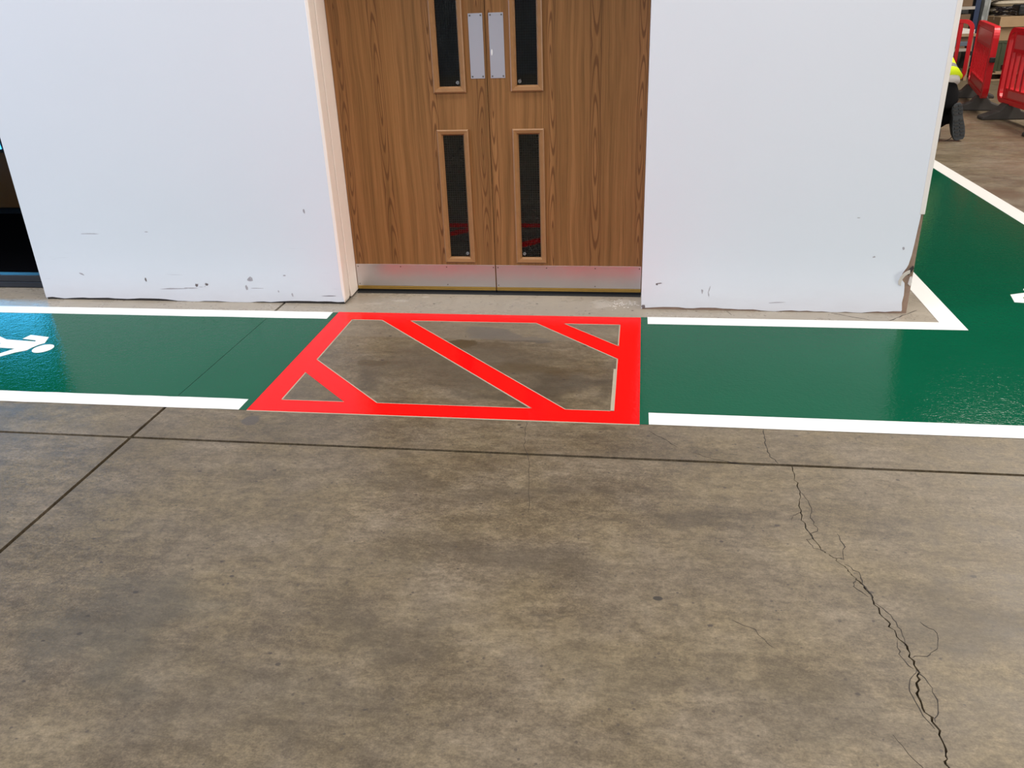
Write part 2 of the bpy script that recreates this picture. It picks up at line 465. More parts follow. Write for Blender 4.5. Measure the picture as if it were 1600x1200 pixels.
gap = [0.0008 + 0.0013 * rnd.random() + (0.0016 if -3.1 < y < -2.45 else 0) * rnd.random() for (x, y) in cl]
left_edge = [(x - g, y) for (x, y), g in zip(cl, gap)]
right_edge = [(x + g, y) for (x, y), g in zip(cl, gap)]
def slab(outline):
    o = MB().prism([outline], XY, -0.03, 0.0).build('floor_slab', M['concrete'], floor)
    return o
slab(rect(HX0, JX - JW, JY + JW, HY1))
slab(rect(JX + JW, HX1, JY + JW, HY1))
slab(rect(HX0, JX - JW, HY0, JY - JW))
slab([(JX + JW, HY0)] + list(reversed(left_edge)) + [(JX + JW, JY - JW)])
slab([(HX1, HY0), (HX1, JY - JW)] + right_edge)
# finer branches of the crack, thin dirt-filled lines
def ribbon(line, w, z=0.0004, sub=4, amp=0.004, seed=1):
    rr = random.Random(seed)
    pts = []
    for a, b in zip(line[:-1], line[1:]):
        for i in range(sub):
            f = i / sub
            pts.append((a[0] + (b[0] - a[0]) * f + rr.uniform(-amp, amp), a[1] + (b[1] - a[1]) * f + rr.uniform(-amp, amp)))
    pts.append(line[-1])
    lf, rt = [], []
    for i, p in enumerate(pts):
        q0, q1 = pts[max(i - 1, 0)], pts[min(i + 1, len(pts) - 1)]
        d = Vector((q1[0] - q0[0], q1[1] - q0[1])).normalized()
        ww = w * rr.uniform(.35, 1.0) * (1 if 0 < i < len(pts) - 1 else .3)
        lf.append((p[0] - d.y * ww, p[1] + d.x * ww)); rt.append((p[0] + d.y * ww, p[1] - d.x * ww))
    mb = MB()
    n = len(pts)
    vs = [(x, y, z) for x, y in lf] + [(x, y, z) for x, y in rt] + [(x, y, -0.002) for x, y in lf] + [(x, y, -0.002) for x, y in rt]
    fs = []
    for i in range(n - 1):
        fs += [(i, i + 1, n + i + 1, n + i), (2 * n + i, 3 * n + i, 3 * n + i + 1, 2 * n + i + 1), (i, 2 * n + i, 2 * n + i + 1, i + 1), (n + i, n + i + 1, 3 * n + i + 1, 3 * n + i)]
    return mb.add(vs, fs)
for i, (ln, w) in enumerate([
        ([(1.523, -1.552), (1.52, -1.62), (1.516, -1.699), (1.522, -1.76), (1.545, -1.812)], .0022),
        ([(1.592, -1.99), (1.612, -2.07), (1.60, -2.15), (1.61, -2.22), (1.577, -2.24)], .0016),
        ([(1.571, -2.12), (1.545, -2.14), (1.535, -2.17)], .0014),
        ([(1.573, -2.2), (1.59, -2.26), (1.565, -2.27), (1.58, -2.31), (1.61, -2.33)], .0014),
        ([(1.628, -2.352), (1.655, -2.36), (1.672, -2.30), (1.665, -2.23)], .0017),
        ([(1.654, -2.385), (1.685, -2.42), (1.69, -2.47), (1.699, -2.54)], .0018),
        ([(1.672, -2.453), (1.66, -2.49), (1.69, -2.53)], .0016),
        ([(1.699, -2.548), (1.735, -2.60), (1.742, -2.66), (1.735, -2.72)], .0017),
        ([(1.726, -2.70), (1.712, -2.75), (1.735, -2.80)], .0016),
        ([(1.743, -2.76), (1.79, -2.745), (1.82, -2.71), (1.835, -2.66), (1.80, -2.62)], .0013),
        ([(1.74, -2.80), (1.762, -2.86), (1.755, -2.93), (1.737, -2.97)], .0017),
        ([(1.743, -2.799), (1.712, -2.85), (1.705, -2.91), (1.73, -2.99)], .0016),
        ([(1.085, -1.60), (1.15, -1.67), (1.19, -1.72)], .0015),
        ([(0.60, -1.56), (0.605, -1.66), (0.615, -1.75), (0.65, -1.90), (0.67, -2.05), (0.685, -2.2)], .0010),
        ([(1.25, -1.76), (1.32, -1.80), (1.45, -1.83), (1.53, -1.83)], .0013),
        ([(1.30, -2.66), (1.36, -2.70), (1.40, -2.76)], .0010),
        ([(2.03, -.235), (2.10, -.27), (2.20, -.33)], .0030), ([(2.29, -.335), (2.38, -.25), (2.47, -.17)], .0030), ([(1.50, -.23), (1.52, -.29)], .002),
        ([(1.63, -3.02), (1.66, -3.08), (1.70, -3.14)], .0010)]):
    ribbon(ln, w, seed=i).build('hairline_crack', M['crack'], floor)

# hall shell
struct(MB().box(HX0, HX1, HY1, HY1 + .2, 0, ROOF_Z).build('wall_back', M['hall']))
struct(MB().box(HX0, HX1, HY0 - .2, HY0, 0, ROOF_Z).build('wall_front', M['hall']))
struct(MB().box(HX0 - .2, HX0, HY0, HY1, 0, ROOF_Z).build('wall_west', M['hall']))
struct(MB().box(HX1, HX1 + .2, HY0, HY1, 0, ROOF_Z).build('wall_east', M['hall']))
struct(MB().box(HX0, HX1, HY0, HY1, ROOF_Z, ROOF_Z + .2).build('ceiling', M['roof']))

# ------------------------------------------------------------------ office block: walls
WY, WT, WH = -0.225, 0.275, 3.0      # front face, thickness to the room, height
LX0, LX1, RX0, RX1 = -2.480, -0.6135, 1.0505, 2.405
SK = 0.006
def ragged_bottom(x0, x1, n, seed, lo=0.001, hi=0.015):
    rr = random.Random(seed)
    pts, z = [], .006
    for i in range(n + 1):
        z = min(hi, max(lo, z + rr.uniform(-.005, .005)))
        pts.append((x0 + (x1 - x0) * i / n, z))
    return pts
# left wall
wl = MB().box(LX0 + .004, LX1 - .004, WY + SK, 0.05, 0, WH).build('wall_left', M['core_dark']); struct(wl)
skin = [(LX0, WH)] + ragged_bottom(LX0, LX1, 46, 2) + [(LX1, WH)]
MB().prism([skin], XZ, WY, WY + SK).build('plaster_skin', M['plaster'], wl)
MB().box(LX0, LX0 + .004, WY + SK, .05, 0, WH).build('plaster_return', M['plaster'], wl)
# right wall, with the bottom corner knocked off
wr = MB().box(RX0 + .004, RX1 - .002, WY + SK, 8.0, 0, WH).build('wall_right', M['core']); struct(wr)
br = ragged_bottom(RX0, 2.376, 34, 5)
chip = [(2.378, .02), (2.372, .06), (2.375, .10), (2.372, .139), (2.368, .165), (2.352, .185), (2.350, .215), (2.366, .245), (2.372, .262), (2.379, .31), (2.383, .37), (2.386, .44), (2.389, .50), (2.389, .517)]
skin = [(RX0, WH)] + br + chip + [(RX1 - .022, .517), (RX1 - .022, WH)]
MB().prism([skin], XZ, WY, WY + SK).build('plaster_skin', M['plaster'], wr)
MB().box(RX0, RX0 + .004, WY + SK, .05, 0, WH).build('plaster_return', M['plaster'], wr)
bead = MB()
bead.box(RX1 - .022, RX1 + .002, WY - .0015, WY + SK, .517, WH)
bead.box(RX1 - .002, RX1 + .002, WY + SK, WY + .03, .517, WH)
bead.build('corner_bead', plain('scuffed_corner_bead', (.80, .74, .68), .45, var=.08, scale=12), wr, bevel=.002)
MB().box(RX1 - .002, RX1, WY + .03, 8.0, 0.0, WH).build('side_plaster', M['plaster'], wr)
# curled flap of torn plaster at the knocked corner
fl = MB()
arc = [(2.338, .158, -.003), (2.334, .178, -.010), (2.338, .200, -.016), (2.350, .222, -.018), (2.366, .232, -.014), (2.382, .236, -.008)]
inn = [(2.352, .150, -.002), (2.350, .172, -.006), (2.354, .190, -.009), (2.362, .204, -.010), (2.372, .212, -.008), (2.386, .218, -.004)]
k = len(arc)
vs = [(a[0], WY + a[2], a[1]) for a in arc] + [(b[0], WY + b[2], b[1]) for b in inn]
vs += [(a[0], WY + a[2] + .002, a[1]) for a in arc] + [(b[0], WY + b[2] + .002, b[1]) for b in inn]
fs = []
for i in range(k - 1):
    fs += [(i, i + 1, k + i + 1, k + i), (2 * k + i, 3 * k + i, 3 * k + i + 1, 2 * k + i + 1), (i, 2 * k + i, 2 * k + i + 1, i + 1), (k + i, k + i + 1, 3 * k + i + 1, 3 * k + i)]
fs += [(0, k, 3 * k, 2 * k), (k - 1, 3 * k - 1, 4 * k - 1, 2 * k - 1)]
fl.add(vs, fs).build('torn_plaster_flap', M['flap'], wr)
MB().prism([[(2.378, .205), (2.392, .225), (2.400, .243), (2.396, .255), (2.385, .244), (2.376, .228)]], XZ, WY - .004, WY + SK).build('dark_hole', M['crack'], wr)
MB().prism([[(2.386, .160), (2.397, .150), (2.402, .172), (2.398, .200), (2.390, .196)]], XZ, WY - .003, WY + SK).build('loose_plaster_chip', M['flap'], wr)
# wall above the doors, and the rest of the block
struct(MB().box(LX1 - .004, RX0 + .004, WY + .001, .05, 2.075, WH).build('wall_over_doors', M['plaster']))
struct(MB().box(-4.3, LX0, WY + .001, .05, 2.16, WH).build('wall_over_glazing', M['plaster']))
struct(MB().box(-9.2, -4.3, WY, .05, 0, WH).build('wall_far_left', M['plaster']))
struct(MB().box(-9.2, -9.1, .05, 8.0, 0, WH).build('wall_office_west', M['plaster']))
struct(MB().box(-9.2, RX1, 8.0, 8.1, 0, WH).build('wall_office_back', M['plaster']))
struct(MB().box(-9.2, RX1, WY, 8.1, WH, WH + .12).build('ceiling_office', M['hall']))
struct(MB().box(-2.44, -2.34, .05, 8.0, .006, WH).build('wall_partition', M['dark_room']))
struct(MB().box(-9.1, RX0 + .004, .06, 8.0, 0.0, .006).build('floor_office', M['carpet']))
struct(MB().box(RX0 - .06, RX0 + .004, .06, 8.0, .006, WH).build('wall_corridor', M['dark_room']))

# scuffs on the plaster
def blotch(x, z, rx, rz, seed, tilt=0.0, n=11):
    rr = random.Random(seed)
    pts = []
    for i in range(n):
        a = 2 * PI * i / n
        k = rr.uniform(.55, 1.0)
        u, v = rx * k * math.cos(a), rz * k * math.sin(a)
        pts.append((x + u * math.cos(tilt) - v * math.sin(tilt), z + u * math.sin(tilt) + v * math.cos(tilt)))
    return MB().prism([pts], XZ, WY - .0006, WY + .001)
for i, (x, z, rx, rz, mt, par, tl) in enumerate([
        (-2.205, .160, .018, .006, 'scuff', wl, -.5), (-1.805, .130, .007, .016, 'scuff_dark', wl, .2), (-1.65, .078, .10, .0045, 'scuff', wl, .03), (-1.54, .083, .05, .004, 'scuff', wl, 0),
        (-1.495, .100, .012, .012, 'scuff_dark', wl, .3), (-1.432, .106, .012, .010, 'scuff_dark', wl, -.4), (-1.463, .108, .03, .004, 'scuff', wl, 0), (-1.463, .093, .026, .004, 'scuff', wl, .1),
        (-1.160, .142, .026, .018, 'scuff', wl, .4), (-1.19, .09, .01, .02, 'scuff', wl, .2), (-1.13, .088, .05, .0022, 'scuff', wl, 0),
        (-2.09, .402, .085, .0026, 'scuff', wl, 0), (-1.735, .414, .014, .003, 'scuff', wl, 0), (-.78, .532, .006, .016, 'scuff', wl, .1), (-.95, .165, .010, .005, 'scuff', wl, 0),
        (-.70, .048, .05, .0022, 'scuff_dark', wl, .02), (-.92, .05, .006, .012, 'scuff', wl, .1), (-1.0, .07, .005, .008, 'scuff', wl, .1),
        (1.140, .147, .019, .0035, 'scuff_dark', wr, .12), (1.128, .142, .007, .008, 'scuff_dark', wr, .5), (1.366, .106, .006, .016, 'scuff', wr, .1),
        (1.402, .118, .003, .022, 'scuff', wr, -.25), (1.400, .090, .003, .022, 'scuff', wr, .2), (1.062, .016, .013, .014, 'scuff_dark', wr, .3),
        (2.20, .30, .010, .006, 'scuff', wr, .3), (2.10, .50, .012, .003, 'scuff', wr, 0), (1.75, .05, .05, .003, 'scuff', wr, .05), (2.335, .345, .008, .012, 'scuff', wr, .3)]):
    blotch(x, z, rx, rz, i + 20, tl).build('wall_scuff', M[mt], par)
MB().prism([[(-1.49, .092), (-1.48, .110), (-1.452, .114), (-1.438, .100), (-1.452, .091)]], XZ, WY - .001, WY).build('plaster_chip', M['plaster'], wl)
# plaster dust and crumbs at the foot of the right jamb
rr = random.Random(5)
crumb = MB()
for i in range(60):
    x, y = rr.gauss(.96, .05), rr.gauss(-.15, .03)
    if x > 1.04 or y > -.02: continue
    r = rr.uniform(.002, .005)
    crumb.add([(x - r, y - r * .7, 0.0002), (x + r, y - r * .4, .0002), (x + r * .4, y + r, .0002), (x, y, r * .9)], [(0, 1, 2), (0, 1, 3), (1, 2, 3), (2, 0, 3)])
tag(crumb.build('plaster_crumbs', M['flap']), 'white plaster crumbs on the concrete by the right-hand end of the oak doors', 'rubble', kind='stuff')

# ------------------------------------------------------------------ door lining
tl = MB().prism([[(-.626, WH - .94), (-.626, .10), (-.622, .045), (-.615, .006), (-.6075, .028), (-.606, .09), (-.606, WH - .94)]], XZ, WY - .002, -.145)
trim1 = tl.build('trim_1', M['cream'], bevel=.004); struct(trim1)
jamb = MB()
jamb.prism([[(-.130, 2.05), (-.130, .06), (-.118, .008), (-.062, .010), (.05, .012), (.05, 2.05)]], YZ, -.640, -.6068)
jamb.build('door_jamb', M['cream'], trim1, bevel=.004)
MB().box(1.0492, 1.08, -.130, .05, .01, 2.05).build('door_jamb', M['cream'], trim1, bevel=.004)
MB().box(-.640, 1.08, -.130, .05, 2.043, 2.075).build('door_head', M['cream'], trim1, bevel=.004)

# ------------------------------------------------------------------ oak double doors
DT = 0.044
def glazing(leaf, bx0, bx1, bz0, bz1, mark_side):
    """bead, pane, wires and etched mark for one opening; outer bead size given"""
    bw = .030
    fr = MB()
    # bevelled bead: outer edge 8 mm proud, slopes in to the glass
    prof = [(0.0, 0.0), (0.0, -.009), (.006, -.013), (.022, -.010), (bw, .004), (bw, .012)]
    rings = []
    for (d, y) in prof:
        rings.append([(bx0 + d, y, bz0 + d), (bx1 - d, y, bz0 + d), (bx1 - d, y, bz1 - d), (bx0 + d, y, bz1 - d)])
    vs = [v for r in rings for v in r]
    fs = []
    for i in range(len(rings) - 1):
        for k in range(4):
            k2 = (k + 1) % 4
            fs.append((i * 4 + k, i * 4 + k2, (i + 1) * 4 + k2, (i + 1) * 4 + k))
    fr.add(vs, fs)
    bead = fr.build('glazing_bead', M['bead'], leaf)
    gx0, gx1, gz0, gz1 = bx0 + bw - .004, bx1 - bw + .004, bz0 + bw - .004, bz1 - bw + .004
    pane = MB().box(gx0, gx1, .013, .019, gz0, gz1).build('glass_pane', M['glass'], leaf)
    w = MB()
    p = .0125
    n = int((gx1 - gx0) / p)
    for i in range(1, n + 1):
        xx = gx0 + i * p - .004
        w.box(xx - .0004, xx + .0004, .0205, .0213, gz0, gz1)
    for i in range(1, int((gz1 - gz0) / p) + 1):
        zz = gz0 + i * p - .004
        w.box(gx0, gx1, .0205, .0213, zz - .0004, zz + .0004)
    wo = w.build('wire_mesh', M['wire'], pane); wo['kind'] = 'stuff'
    mx = gx1 - .020 if mark_side > 0 else gx0 + .018
    mk = MB()
    ro, ri = .0085, .0060
    vs, fs = [], []
    for i in range(16):
        a = 2 * PI * i / 16
        vs += [(mx + ro * math.cos(a), .0124, gz0 + .022 + ro * math.sin(a)), (mx + ri * math.cos(a), .0124, gz0 + .022 + ri * math.sin(a)),
               (mx + ro * math.cos(a), .0130, gz0 + .022 + ro * math.sin(a)), (mx + ri * math.cos(a), .0130, gz0 + .022 + ri * math.sin(a))]
    for i in range(16):
        j = (i + 1) % 16
        fs += [(4 * i, 4 * j, 4 * j + 1, 4 * i + 1), (4 * i, 4 * i + 2, 4 * j + 2, 4 * j), (4 * i + 1, 4 * j + 1, 4 * j + 3, 4 * i + 3)]
    mk.add(vs, fs)
    mk.box(mx - .004, mx + .004, .0124, .0130, gz0 + .0205, gz0 + .0235)
    mk.box(mx - .0015, mx + .0015, .0124, .0130, gz0 + .018, gz0 + .026)
    mk.build('etched_mark', M['etch'], pane)

def leaf(name, x0, x1, vx0, vx1, px0, px1, screws, mark, label):
    lf = thing(name, ((x0 + x1) / 2, 0, 0.02), label, 'door', kind='structure')
    hole = lambda a, b: rect(vx0 + .012, vx1 - .012, a + .012, b - .012)
    MB().prism([rect(x0, x1, .019, 2.035), hole(.185, .917), hole(1.104, 1.838)], XZ, 0.0, DT).build('door_panel', M['oak'], lf)
    glazing(lf, vx0, vx1, .185, .917, mark)
    glazing(lf, vx0, vx1, 1.104, 1.838, mark)
    kp = MB().box(x0 + .002, x1 - .002, -.0022, 0, .038, .1690).build('kick_plate', M['alu'], lf, bevel=.0006)
    for sx in screws:
        MB().disc((sx, -.0022, .155), (0, -1, 0), .0038, .0008, 10).build('screw', M['screw'], kp)
    for sx in screws[::2]:
        MB().disc((sx, -.0022, .050), (0, -1, 0), .0034, .0008, 10).build('screw', M['screw'], kp)
    bs = MB().box(x0 + .002, x1 - .002, -.004, 0, .0285, .0375).box(x0 + .002, x1 - .002, -.0055, 0, .019, .0275)
    bs.build('draught_strip', M['brass'], lf)
    MB().box(x0 + .002, x1 - .002, .003, .038, .0008, .019).build('brush_seal', M['black_seal'], lf)
    pp = MB().box(px0, px1, -.0018, 0, 1.171, 1.481).build('push_plate', M['steel'], lf, bevel=.0006)
    for sx in (px0 + .009, px1 - .009):
        for sz in (1.181, 1.471):
            MB().disc((sx, -.0018, sz), (0, -1, 0), .0042, .0008, 10).build('screw', M['screw'], pp)
    return lf
d1 = leaf('door_1', -.6045, .2228, -.0625, .1095, .139, .2125, (-.59, -.334, -.061, .212), 1, 'left-hand oak door leaf with two narrow wired panes, steel push plate and kick plate')
d2 = leaf('door_2', .2258, 1.0470, .3475, .5155, .2435, .319, (.238, .516, .79, 1.035), -1, 'right-hand oak door leaf with two narrow wired panes, next to the right white wall')
MB().prism([rect(-.603, 1.046, -.030, .06)], XY, .0003, .0030).build('threshold_shadow_strip', M['black_seal'], trim1, bevel=.001)  # black strip stands for the threshold and the shadow at the door foot
# astragal shadow strip between the leaves
MB().box(.2206, .2280, .030, .044, .019, 2.035).build('meeting_stile_seal', M['black_seal'], d1)
sm = MB().prism([[(.254 + .004 * math.cos(a * PI / 5), 1.297 + .016 * math.sin(a * PI / 5) * (1 + .2 * math.cos(a))) for a in range(10)]], XZ, -.0024, -.0018)
sm.build('plate_highlight', M['white_line'], d2)  # small white patch painted as a highlight on the right push plate

# ------------------------------------------------------------------ dark glazed door at the far left and the room behind it
d3 = thing('door_3', (-3.39, -.03, 0), 'dark framed open doorway with a raised sill at the left edge beside the white wall', 'door', kind='structure')
f3 = MB()
f3.box(-4.296, LX0 - .004, -.03, .02, .004, .040)
f3.box(-4.296, LX0 - .004, -.036, .026, .044, .085)
f3.box(-4.296, LX0 - .004, -.03, .02, 2.06, 2.155)
f3.box(-4.296, -4.22, -.03, .02, .085, 2.06).box(-2.535, LX0 - .004, -.03, .02, .085, 2.06)
f3.build('door_frame', M['dark_frame'], d3, bevel=.003)
# desk seen through it
dk = thing('low_cabinet', (-4.7, 2.1, .006), 'low brown cabinet inside the dark doorway, its top catching blue light', 'cabinet')
MB().box(-5.42, -4.02, 1.80, 2.40, .530, .553).build('cabinet_top', M['desk_top'], dk, bevel=.002)
MB().box(-5.40, -4.04, 1.83, 2.38, .060, .530).build('carcass', M['desk'], dk)
for k in range(2):
    dr = MB().box(-5.39 + k * .68, -4.725 + k * .68, 1.812, 1.83, .070, .522).build('cabinet_door', M['desk'], dk, bevel=.002)
    MB().box(-4.78 + k * .13, -4.768 + k * .13, 1.795, 1.812, .30, .42).build('handle', M['steel'], dr)
MB().box(-5.36, -4.08, 1.86, 2.35, .006, .060).build('plinth', M['dark_frame'], dk)
# window in the office's far wall
WX0, WX1, WZ0, WZ1 = -9.0, -5.85, .86, 1.86
win = MB()
for (a, b, c, d) in ((WX0, WX1, WZ0 - .06, WZ0), (WX0, WX1, WZ1, WZ1 + .08), (WX0, WX0 + .06, WZ0, WZ1), (WX1 - .06, WX1, WZ0, WZ1), (-7.45, -7.39, WZ0, WZ1)):
    win.box(a, b, 3.94, 4.02, c, d)
w1 = win.build('window_1', M['dark_frame']); struct(w1)
for a, b in ((WX0 + .06, -7.45), (-7.39, WX1 - .06)):
    MB().box(a, b, 3.97, 3.985, WZ0, WZ1).build('window_pane', M['sky_pane'], w1)
struct(MB().prism([rect(-9.1, -2.44, .006, WH), rect(WX0, WX1, WZ0 - .06, WZ1 + .08)], XZ, 3.95, 4.05).build('wall_office_rear', M['dark_room']))

# ------------------------------------------------------------------ floor markings
ZG, ZW = 0.0010, 0.0022
# green walkway, left (split by the sawn joint) and right
gl = thing('green_walkway', (-3.0, -.95, 0), 'glossy green painted walkway in front of the left white wall, left of the red box', 'floor marking')
E_ = 0.006
MB().prism([rect(-8, JX - .0012, -1.55 + E_, -.361 - E_)], XY, 0.0001, ZG).build('paint_strip', M['green'], gl)
MB().prism([rect(JX + .0012, -.6065, -1.5495, -.361)], XY, 0.0001, ZG).build('paint_strip', M['green'], gl)
gr = MB().prism([[(1.0495, -1.5485), (1.10, -1.5485), (1.10, -1.548 + E_), (3.775, -1.548 + E_), (3.775, 7.5), (2.53 + E_, 7.5), (2.53 + E_, -.349 - E_), (1.10, -.349 - E_), (1.10, -.349), (1.0495, -.349)]], XY, 0.0001, ZG).build('green_walkway', M['green'])
tag(gr, 'glossy green painted walkway right of the red box, turning back round the wall corner', 'floor marking')
def line(outline, label):
    o = MB().prism([outline], XY, ZG + .0001, ZW).build('white_line', M['white_line'])
    return tag(o, label, 'floor marking')
def rough_line(x0, x1, y0, y1, n=60, seed=1, amp=.0018):
    r_ = random.Random(seed)
    low = [(x0 + (x1 - x0) * i / n, y0 + r_.uniform(-amp, amp)) for i in range(n + 1)]
    up = [(x1 + (x0 - x1) * i / n, y1 + r_.uniform(-amp, amp)) for i in range(n + 1)]
    return low + up
line(rough_line(-8, -.637, -.4635, -.3615, 80, 1), 'white edge line of the left walkway, along the foot of the left wall')
line(rough_line(-8, -.641, -1.551, -1.4505, 80, 2), 'white front edge line of the left walkway, ending at the red box')
line([(1.0845, -.4465), (2.630, -.4480), (2.634, 7.5), (2.530, 7.5), (2.526, -.3475), (1.0835, -.3475)], 'white L-shaped line bending round the chipped corner of the right wall')
line([(1.0855, -1.549), (3.779, -1.553), (3.779, 7.5), (3.652, 7.5), (3.652, -1.45), (1.0848, -1.4485)], 'white outer edge line of the right walkway, running back past the kneeling worker')
# red hatched keep-clear box
rb = thing('keep_clear_box', (.22, -.95, 0), 'red painted keep-clear box with diagonal bars in front of the oak doors', 'floor marking')
OX0, OX1, OY0, OY1 = -.6045, 1.0485, -1.5495, -.3555
IX0, IX1, IY0, IY1 = -.495, .9455, -1.4445, -.4615
MB().prism([rect(OX0, OX1, OY0, OY1), rect(IX0, IX1, IY0, IY1)], XY, .0002, ZG + .0006).build('border', M['red'], rb)
bars = [[(IX0, -1.006), (IX0, -1.152), (-.207, IY0), (-.063, IY0)],
        [(-.325, IY1), (.608, IY0), (.744, IY0), (-.174, IY1)],
        [(.509, IY1), (IX1, -.905), (IX1, -.756), (.649, IY1)]]
for b in bars:
    MB().prism([b], XY, .0002, ZG + .0006).build('diagonal_bar', M['red'], rb)
# paler lines where the masking tape came off
cm = MB()
def edge_strip(a, b, w):
    a, b = Vector((*a, 0)), Vector((*b, 0))
    d = (b - a).normalized(); n = Vector((d.y, -d.x, 0)) * w
    q = [a, b, b + n, a + n]
    cm.prism([[(v.x, v.y) for v in q]], XY, -.0005, .0005)
T = .006
edge_strip((OX1, OY0), (OX0, OY0), -T * 1.1)
edge_strip((-.605, OY1), (1.05, OY1), -T * .7)
edge_strip((IX0, -1.006), (IX0, IY1), T)
edge_strip((IX0, IY1), (-.325, IY1), T)
edge_strip((-.325, IY1), (.608, IY0), T)
edge_strip((.608, IY0), (-.063, IY0), T)
edge_strip((-.063, IY0), (IX0, -1.006), T)
edge_strip((-.174, IY1), (.509, IY1), T)
edge_strip((.509, IY1), (IX1, -.905), T)
edge_strip((IX1, -.905), (IX1, -1.02), T)
edge_strip((IX1, -1.02), (IX1, IY0), .016)
edge_strip((IX1, IY0), (.744, IY0), T)
edge_strip((.744, IY0), (-.174, IY1), T)
edge_strip((IX0, -1.152), (-.207, IY0), -T)
edge_strip((-.207, IY0), (IX0, IY0), T)
edge_strip((IX0, IY0), (IX0, -1.152), T)
edge_strip((.649, IY1), (IX1, IY1), T)
edge_strip((IX1, IY1), (IX1, -.756), T)
edge_strip((IX1, -.756), (.649, IY1), T)
cm.build('tape_edge', M['clean'], rb)['label'] = 'thin pale outline left by masking tape'
# walking-person pictograms: outline in (along, across), head towards +along
def pictogram(name, loc, rot, label):
    t = thing(name, loc, label, 'floor marking', world_parts=False)
    t.rotation_euler = (0, 0, rot)
    m = lambda pts: [(x + 1.981, y + .963) for x, y in pts]
    body = [(-2.018, -.893), (-2.051, -.812), (-2.173, -.788), (-2.182, -.842), (-2.092, -.860), (-2.084, -.876), (-2.266, -.857), (-2.345, -.812), (-2.45, -.785), (-2.62, -.770),
            (-2.625, -.820), (-2.47, -.838), (-2.39, -.865), (-2.33, -.895), (-2.264, -.905), (-2.245, -.935), (-2.36, -.948), (-2.50, -.955), (-2.64, -.985), (-2.645, -1.035), (-2.49, -1.000), (-2.36, -.988), (-2.222, -.966), (-2.128, -.973),
            (-2.165, -1.038), (-2.215, -1.068), (-2.275, -1.088), (-2.292, -1.128), (-2.24, -1.128), (-2.185, -1.108), (-2.135, -1.077), (-2.092, -1.022), (-2.050, -.990), (-2.047, -.955), (-2.036, -.918)]
    MB().prism([m(body)], XY, ZG + .0001, ZW).build('figure_body', M['white_line'], t)
    head = [(-1.977 + .050 * math.cos(2 * PI * i / 28), -.963 + .055 * math.sin(2 * PI * i / 28)) for i in range(28)]
    MB().prism([m(head)], XY, ZG + .0001, ZW).build('figure_head', M['white_line'], t)
    return t
pictogram('pedestrian_symbol', (-1.981, -.963, 0), 0, 'white walking-person symbol on the green walkway at the left edge')
pictogram('pedestrian_symbol', (3.170, .166, 0), PI / 2, 'white walking-person symbol on the right-hand walkway, cut by the right edge')

# ------------------------------------------------------------------ red plastic barriers
def make_barrier():
    """two metres along local x, upright in z; origin on the floor at its middle"""
    t = thing('plastic_barrier', (0, 0, 0), 'x', 'barrier', 'red plastic barriers by the storage racks', world_parts=False)
    L, Z0, Z1, TH = 1.0, .165, 1.0, .022
    def rounded(x0, x1, z0, z1, r, n=6):
        pts = []
        for cx, cz, a0 in ((x1 - r, z0 + r, -90), (x1 - r, z1 - r, 0), (x0 + r, z1 - r, 90), (x0 + r, z0 + r, 180)):
            for i in range(n + 1):
                a = math.radians(a0 + 90 * i / n)
                pts.append((cx + r * math.cos(a), cz + r * math.sin(a)))
        return pts
    MB().prism([rounded(-L, L, Z0, Z1, .13), rounded(-L + .055, L - .055, Z0 + .055, Z1 - .05, .09)], XZ, -TH * 1.5, TH * 1.5).build('frame', M['red_plastic'], t, bevel=.008)
    MB().prism([rounded(-L + .15, L - .15, .735, Z1 - .045, .01)], XZ, -TH, TH).build('top_panel', M['red_plastic'], t, bevel=.004)
    MB().prism([rounded(-L + .22, L - .22, .775, .925, .02)], XZ, -TH - .004, TH + .004).build('reflective_strip', M['reflector'], t)
    MB().prism([rounded(-L + .15, L - .15, Z0 + .05, .335, .01)], XZ, -TH, TH).build('bottom_panel', M['red_plastic'], t, bevel=.004)
    MB().prism([rounded(-L + .30, L - .30, Z0 + .075, .315, .02)], XZ, -TH - .003, TH + .003).build('lower_panel_plate', M['reflector'], t)
    for x in (-L + .175, L - .175):
        MB().box(x - .024, x + .024, -TH * 1.2, TH * 1.2, Z0 + .045, Z1 - .045).build('end_slat', M['red_plastic'], t, bevel=.005)
    n = 10
    for i in range(n):
        x = -L + .30 + (2 * L - .60) * i / (n - 1)
        MB().prism([[(-.030, .33), (-.022, .36), (-.022, .70), (-.030, .74), (.030, .74), (.022, .70), (.022, .36), (.030, .33)]],
                   lambda u, v, w, x=x: (x + u, w, v), -TH, TH).build('slat', M['red_plastic'], t, bevel=.005)
    for s in (-.67, .67):
        ft = MB()
        ft.prism([[(-.30, 0), (-.30, .035), (-.12, .10), (-.06, .175), (.06, .175), (.12, .10), (.30, .035), (.30, 0)]], lambda u, v, w, s=s: (s + w, u, v), -.09, .09)
        ft.build('foot', M['rubber'], t, bevel=.012)
    for s, z in ((-1, .60), (1, .52)):
        MB().box(s * L - .03 if s > 0 else -L - .07, L + .07 if s > 0 else -L + .03, -.028, .028, z, z + .055).build('clip', M['clip'], t, bevel=.004)
    return t
b0 = make_barrier()
def place_barrier(o, x0, y0, x1, y1, lean, label):
    d = math.atan2(y1 - y0, x1 - x0)
    o.rotation_euler = (lean, 0, d)
    o.location = ((x0 + x1) / 2, (y0 + y1) / 2, abs(math.sin(lean)) * .30)
    o['label'] = label
    return o
b1 = copy_tree(b0); b2 = copy_tree(b0)
place_barrier(b0, 5.345, 4.93, 5.345, 6.92, 0, 'nearest red plastic barrier, its slats seen open, running out of the right edge')
